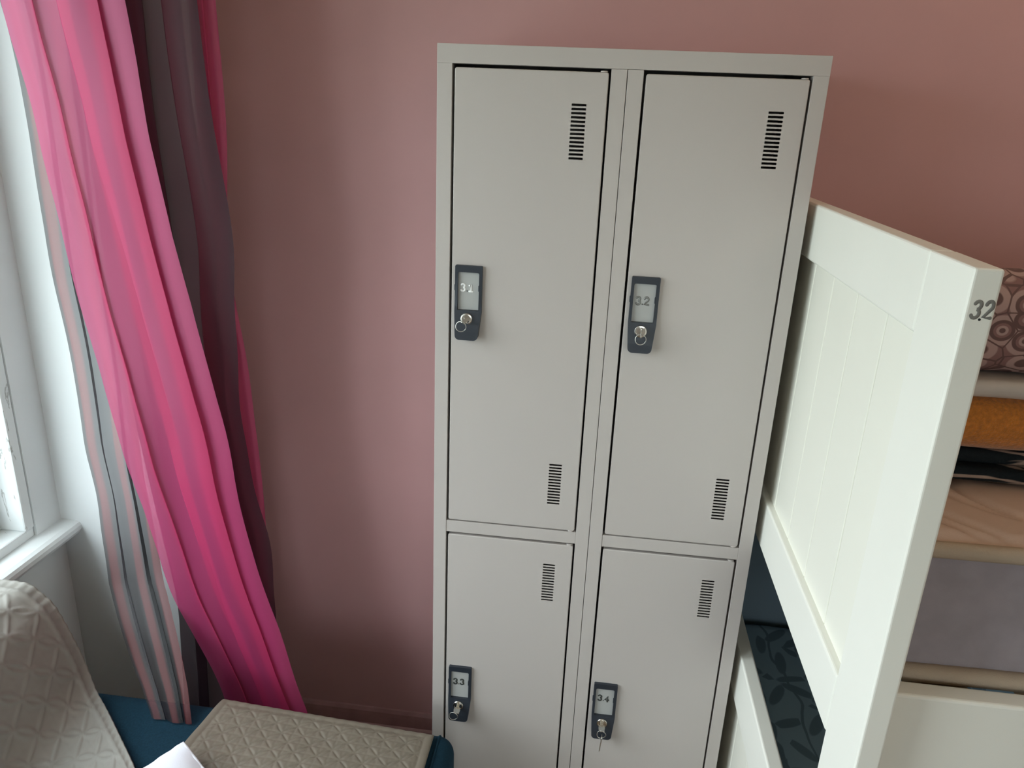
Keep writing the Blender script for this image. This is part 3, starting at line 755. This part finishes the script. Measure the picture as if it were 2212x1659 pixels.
BACKP_R = [(-.43, .09, 1.961), (-.429, .09, 1.916), (-.428, .09, 1.844), (-.426, .09, 1.769), (-.427, .09, 1.664), (-.436, .09, 1.586), (-.441, .09, 1.501), (-.442, .09, 1.426), (-.439, .09, 1.366), (-.427, .09, 1.276), (-.42, .09, 1.225), (-.416, .09, 1.119), (-.409, .09, .99), (-.407, .09, .845), (-.411, .09, .7), (-.412, .09, .505), (-.419, .09, .309)]
STR_L = [(-.839, .06, 1.948), (-.829, .06, 1.903), (-.817, .059, 1.817), (-.817, .059, 1.801), (-.813, .058, 1.731), (-.812, .058, 1.64), (-.814, .057, 1.576), (-.811, .057, 1.501), (-.812, .056, 1.411), (-.808, .056, 1.369), (-.796, .054, 1.25), (-.792, .051, 1.097), (-.793, .049, .987), (-.776, .048, .913), (-.781, .046, .829), (-.78, .046, .784), (-.772, .036, .716), (-.749, -.003, .643), (-.684, -.061, .622), (-.621, -.13, .591), (-.58, -.166, .55), (-.527, -.222, .534), (-.498, -.243, .532)]
STR_R = [(-.667, .06, 1.951), (-.665, .06, 1.907), (-.662, .059, 1.806), (-.665, .057, 1.581), (-.666, .056, 1.4), (-.66, .053, 1.204), (-.663, .049, .991), (-.652, .047, .857), (-.645, .045, .763), (-.631, .023, .681), (-.582, -.03, .65), (-.543, -.066, .638), (-.503, -.127, .61), (-.471, -.183, .556), (-.444, -.222, .547)]
def up(P, z): return [(P[0][0] - .01, P[0][1], z)] + P
ZT = 2.32
c1 = curtain('curtain', up(PINK_L, ZT), up(PINK_R, ZT), ZT, .32, [(.26, .04), (.50, .11), (.74, .13)], 3, M['pink_voile'], 220, 170, depth=.0035)
tag(c1, 'bright pink voile curtain hanging widest and in front of the others', 'curtain', 'sheer curtains in the corner')
c2 = curtain('curtain', up(DARK_L, ZT), up(DARK_R, ZT), ZT, .33, [(.22, .14), (.50, .16), (.80, .16)], 11, M['brown_organza'], 220, 150, depth=.003)
tag(c2, 'dark brown organza curtain hanging behind the pink voile', 'curtain', 'sheer curtains in the corner')
c3 = curtain('curtain', up(STR_L, ZT), up(STR_R, ZT), ZT, .536, [(.30, .10), (.72, .13)], 23, M['striped_organza'], 200, 150, depth=.008, wr=.003)
tag(c3, 'sheer grey and red striped organza curtain trailing onto the blue sofa arm', 'curtain', 'sheer curtains in the corner')
c4 = curtain('curtain', up(BACKP_L, ZT), up(BACKP_R, ZT), ZT, .32, [(.5, .2)], 31, M['pink_voile'], 50, 120, depth=.004)
tag(c4, 'narrow strip of pink curtain showing along the outer edge of the dark brown one', 'curtain', 'sheer curtains in the corner')
cr_ = thing('curtain_rod', (XW + .1, .02, ZT + .03), 'white curtain rod in the window recess above the curtains', 'curtain rod')
b = MB(); b.tube([(-.87, .045, ZT + .012), (-.36, .045, ZT + .012)], .011, 14); b.build('pole', M['bed_white'], cr_)
b = MB(); b.tube([(-.63, .045, ZT + .012), (-.63, CHEEK, ZT + .012)], .007, 10); b.build('bracket', M['bed_white'], cr_)

# added round opal lamp under the ceiling, brightens the wall above the bed
cl = thing('fill_lamp', (1.45, -.35, ZC), 'added opal ceiling lamp giving fill light over the bunk bed', 'lamp')
b = MB(); b.lathe([(.06, 0), (.06, -.02), (.02, -.03), (.008, -.034), (.008, -.06)], (1.45, -.35, ZC), (0, 0, 1), 28); b.build('fill_lamp_rose', M['bed_white'], cl)
m_, t_, b_ = nt('fill lamp opal glass'); b_.inputs['Base Color'].default_value = (.9, .85, .78, 1); b_.inputs['Emission Color'].default_value = (1, .80, .60, 1); b_.inputs['Emission Strength'].default_value = 7
b = MB(); b.lathe([(.13 * math.sin(R(10 + q * 10)), .13 * math.cos(R(10 + q * 10))) for q in range(17)] + [(.002, -.13)], (1.45, -.35, ZC - .185), (0, 0, 1), 32); b.build('globe', m_, cl)

# ------------------------------------------------------------------ daylight, camera
wd = bpy.data.worlds.new('overcast sky'); sc.world = wd; wd.use_nodes = True; t = wd.node_tree; bg = t.nodes['Background']
tc = N(t, 'ShaderNodeTexCoord'); sp = N(t, 'ShaderNodeSeparateXYZ'); t.links.new(tc.outputs['Generated'], sp.inputs[0])
mr = N(t, 'ShaderNodeMapRange'); mr.inputs[1].default_value = -.15; mr.inputs[2].default_value = .25; t.links.new(sp.outputs['Z'], mr.inputs[0])
cr = N(t, 'ShaderNodeValToRGB'); cr.color_ramp.elements[0].color = (.30, .32, .31, 1); cr.color_ramp.elements[1].color = (.90, .96, 1.02, 1)
t.links.new(mr.outputs[0], cr.inputs['Fac']); t.links.new(cr.outputs['Color'], bg.inputs['Color']); bg.inputs['Strength'].default_value = 8.9
def portal(name, loc, rot, sx, sy):
    l = bpy.data.lights.new(name, 'AREA'); l.shape = 'RECTANGLE'; l.size = sx; l.size_y = sy; l.energy = 1
    l.cycles.is_portal = True
    o = bpy.data.objects.new(name, l); COL.objects.link(o); o.location = loc; o.rotation_euler = rot
portal('sky_portal', (XW - .21, (WY0 + WY1) / 2, (WZ0 + WZ1) / 2), (R(90), 0, R(-90)), WY1 - WY0 + .1, WZ1 - WZ0 + .1)
portal('sky_portal', ((FX0 + FX1) / 2, YN - .16, (FZ0 + FZ1) / 2), (R(90), 0, 0), FX1 - FX0 + .1, FZ1 - FZ0 + .1)

cam = bpy.data.cameras.new('camera'); co = bpy.data.objects.new('camera', cam); COL.objects.link(co)
co.location = (.29789, -1.36711, 1.73663); co.rotation_euler = (R(70.79843), R(-2.30741), R(6.97626))
cam.sensor_width = 36; cam.lens = 1650.34 / 2212 * 36; cam.clip_start = .02
sc.camera = co
vs = sc.view_settings; vs.view_transform = 'Standard'; vs.look = 'None'; vs.gamma = 1; vs.use_curve_mapping = False; vs.exposure = 0.0
cy = sc.cycles; cy.use_denoising = True; cy.transparent_max_bounces = 24; cy.max_bounces = 10; cy.diffuse_bounces = 6; cy.sample_clamp_indirect = 8
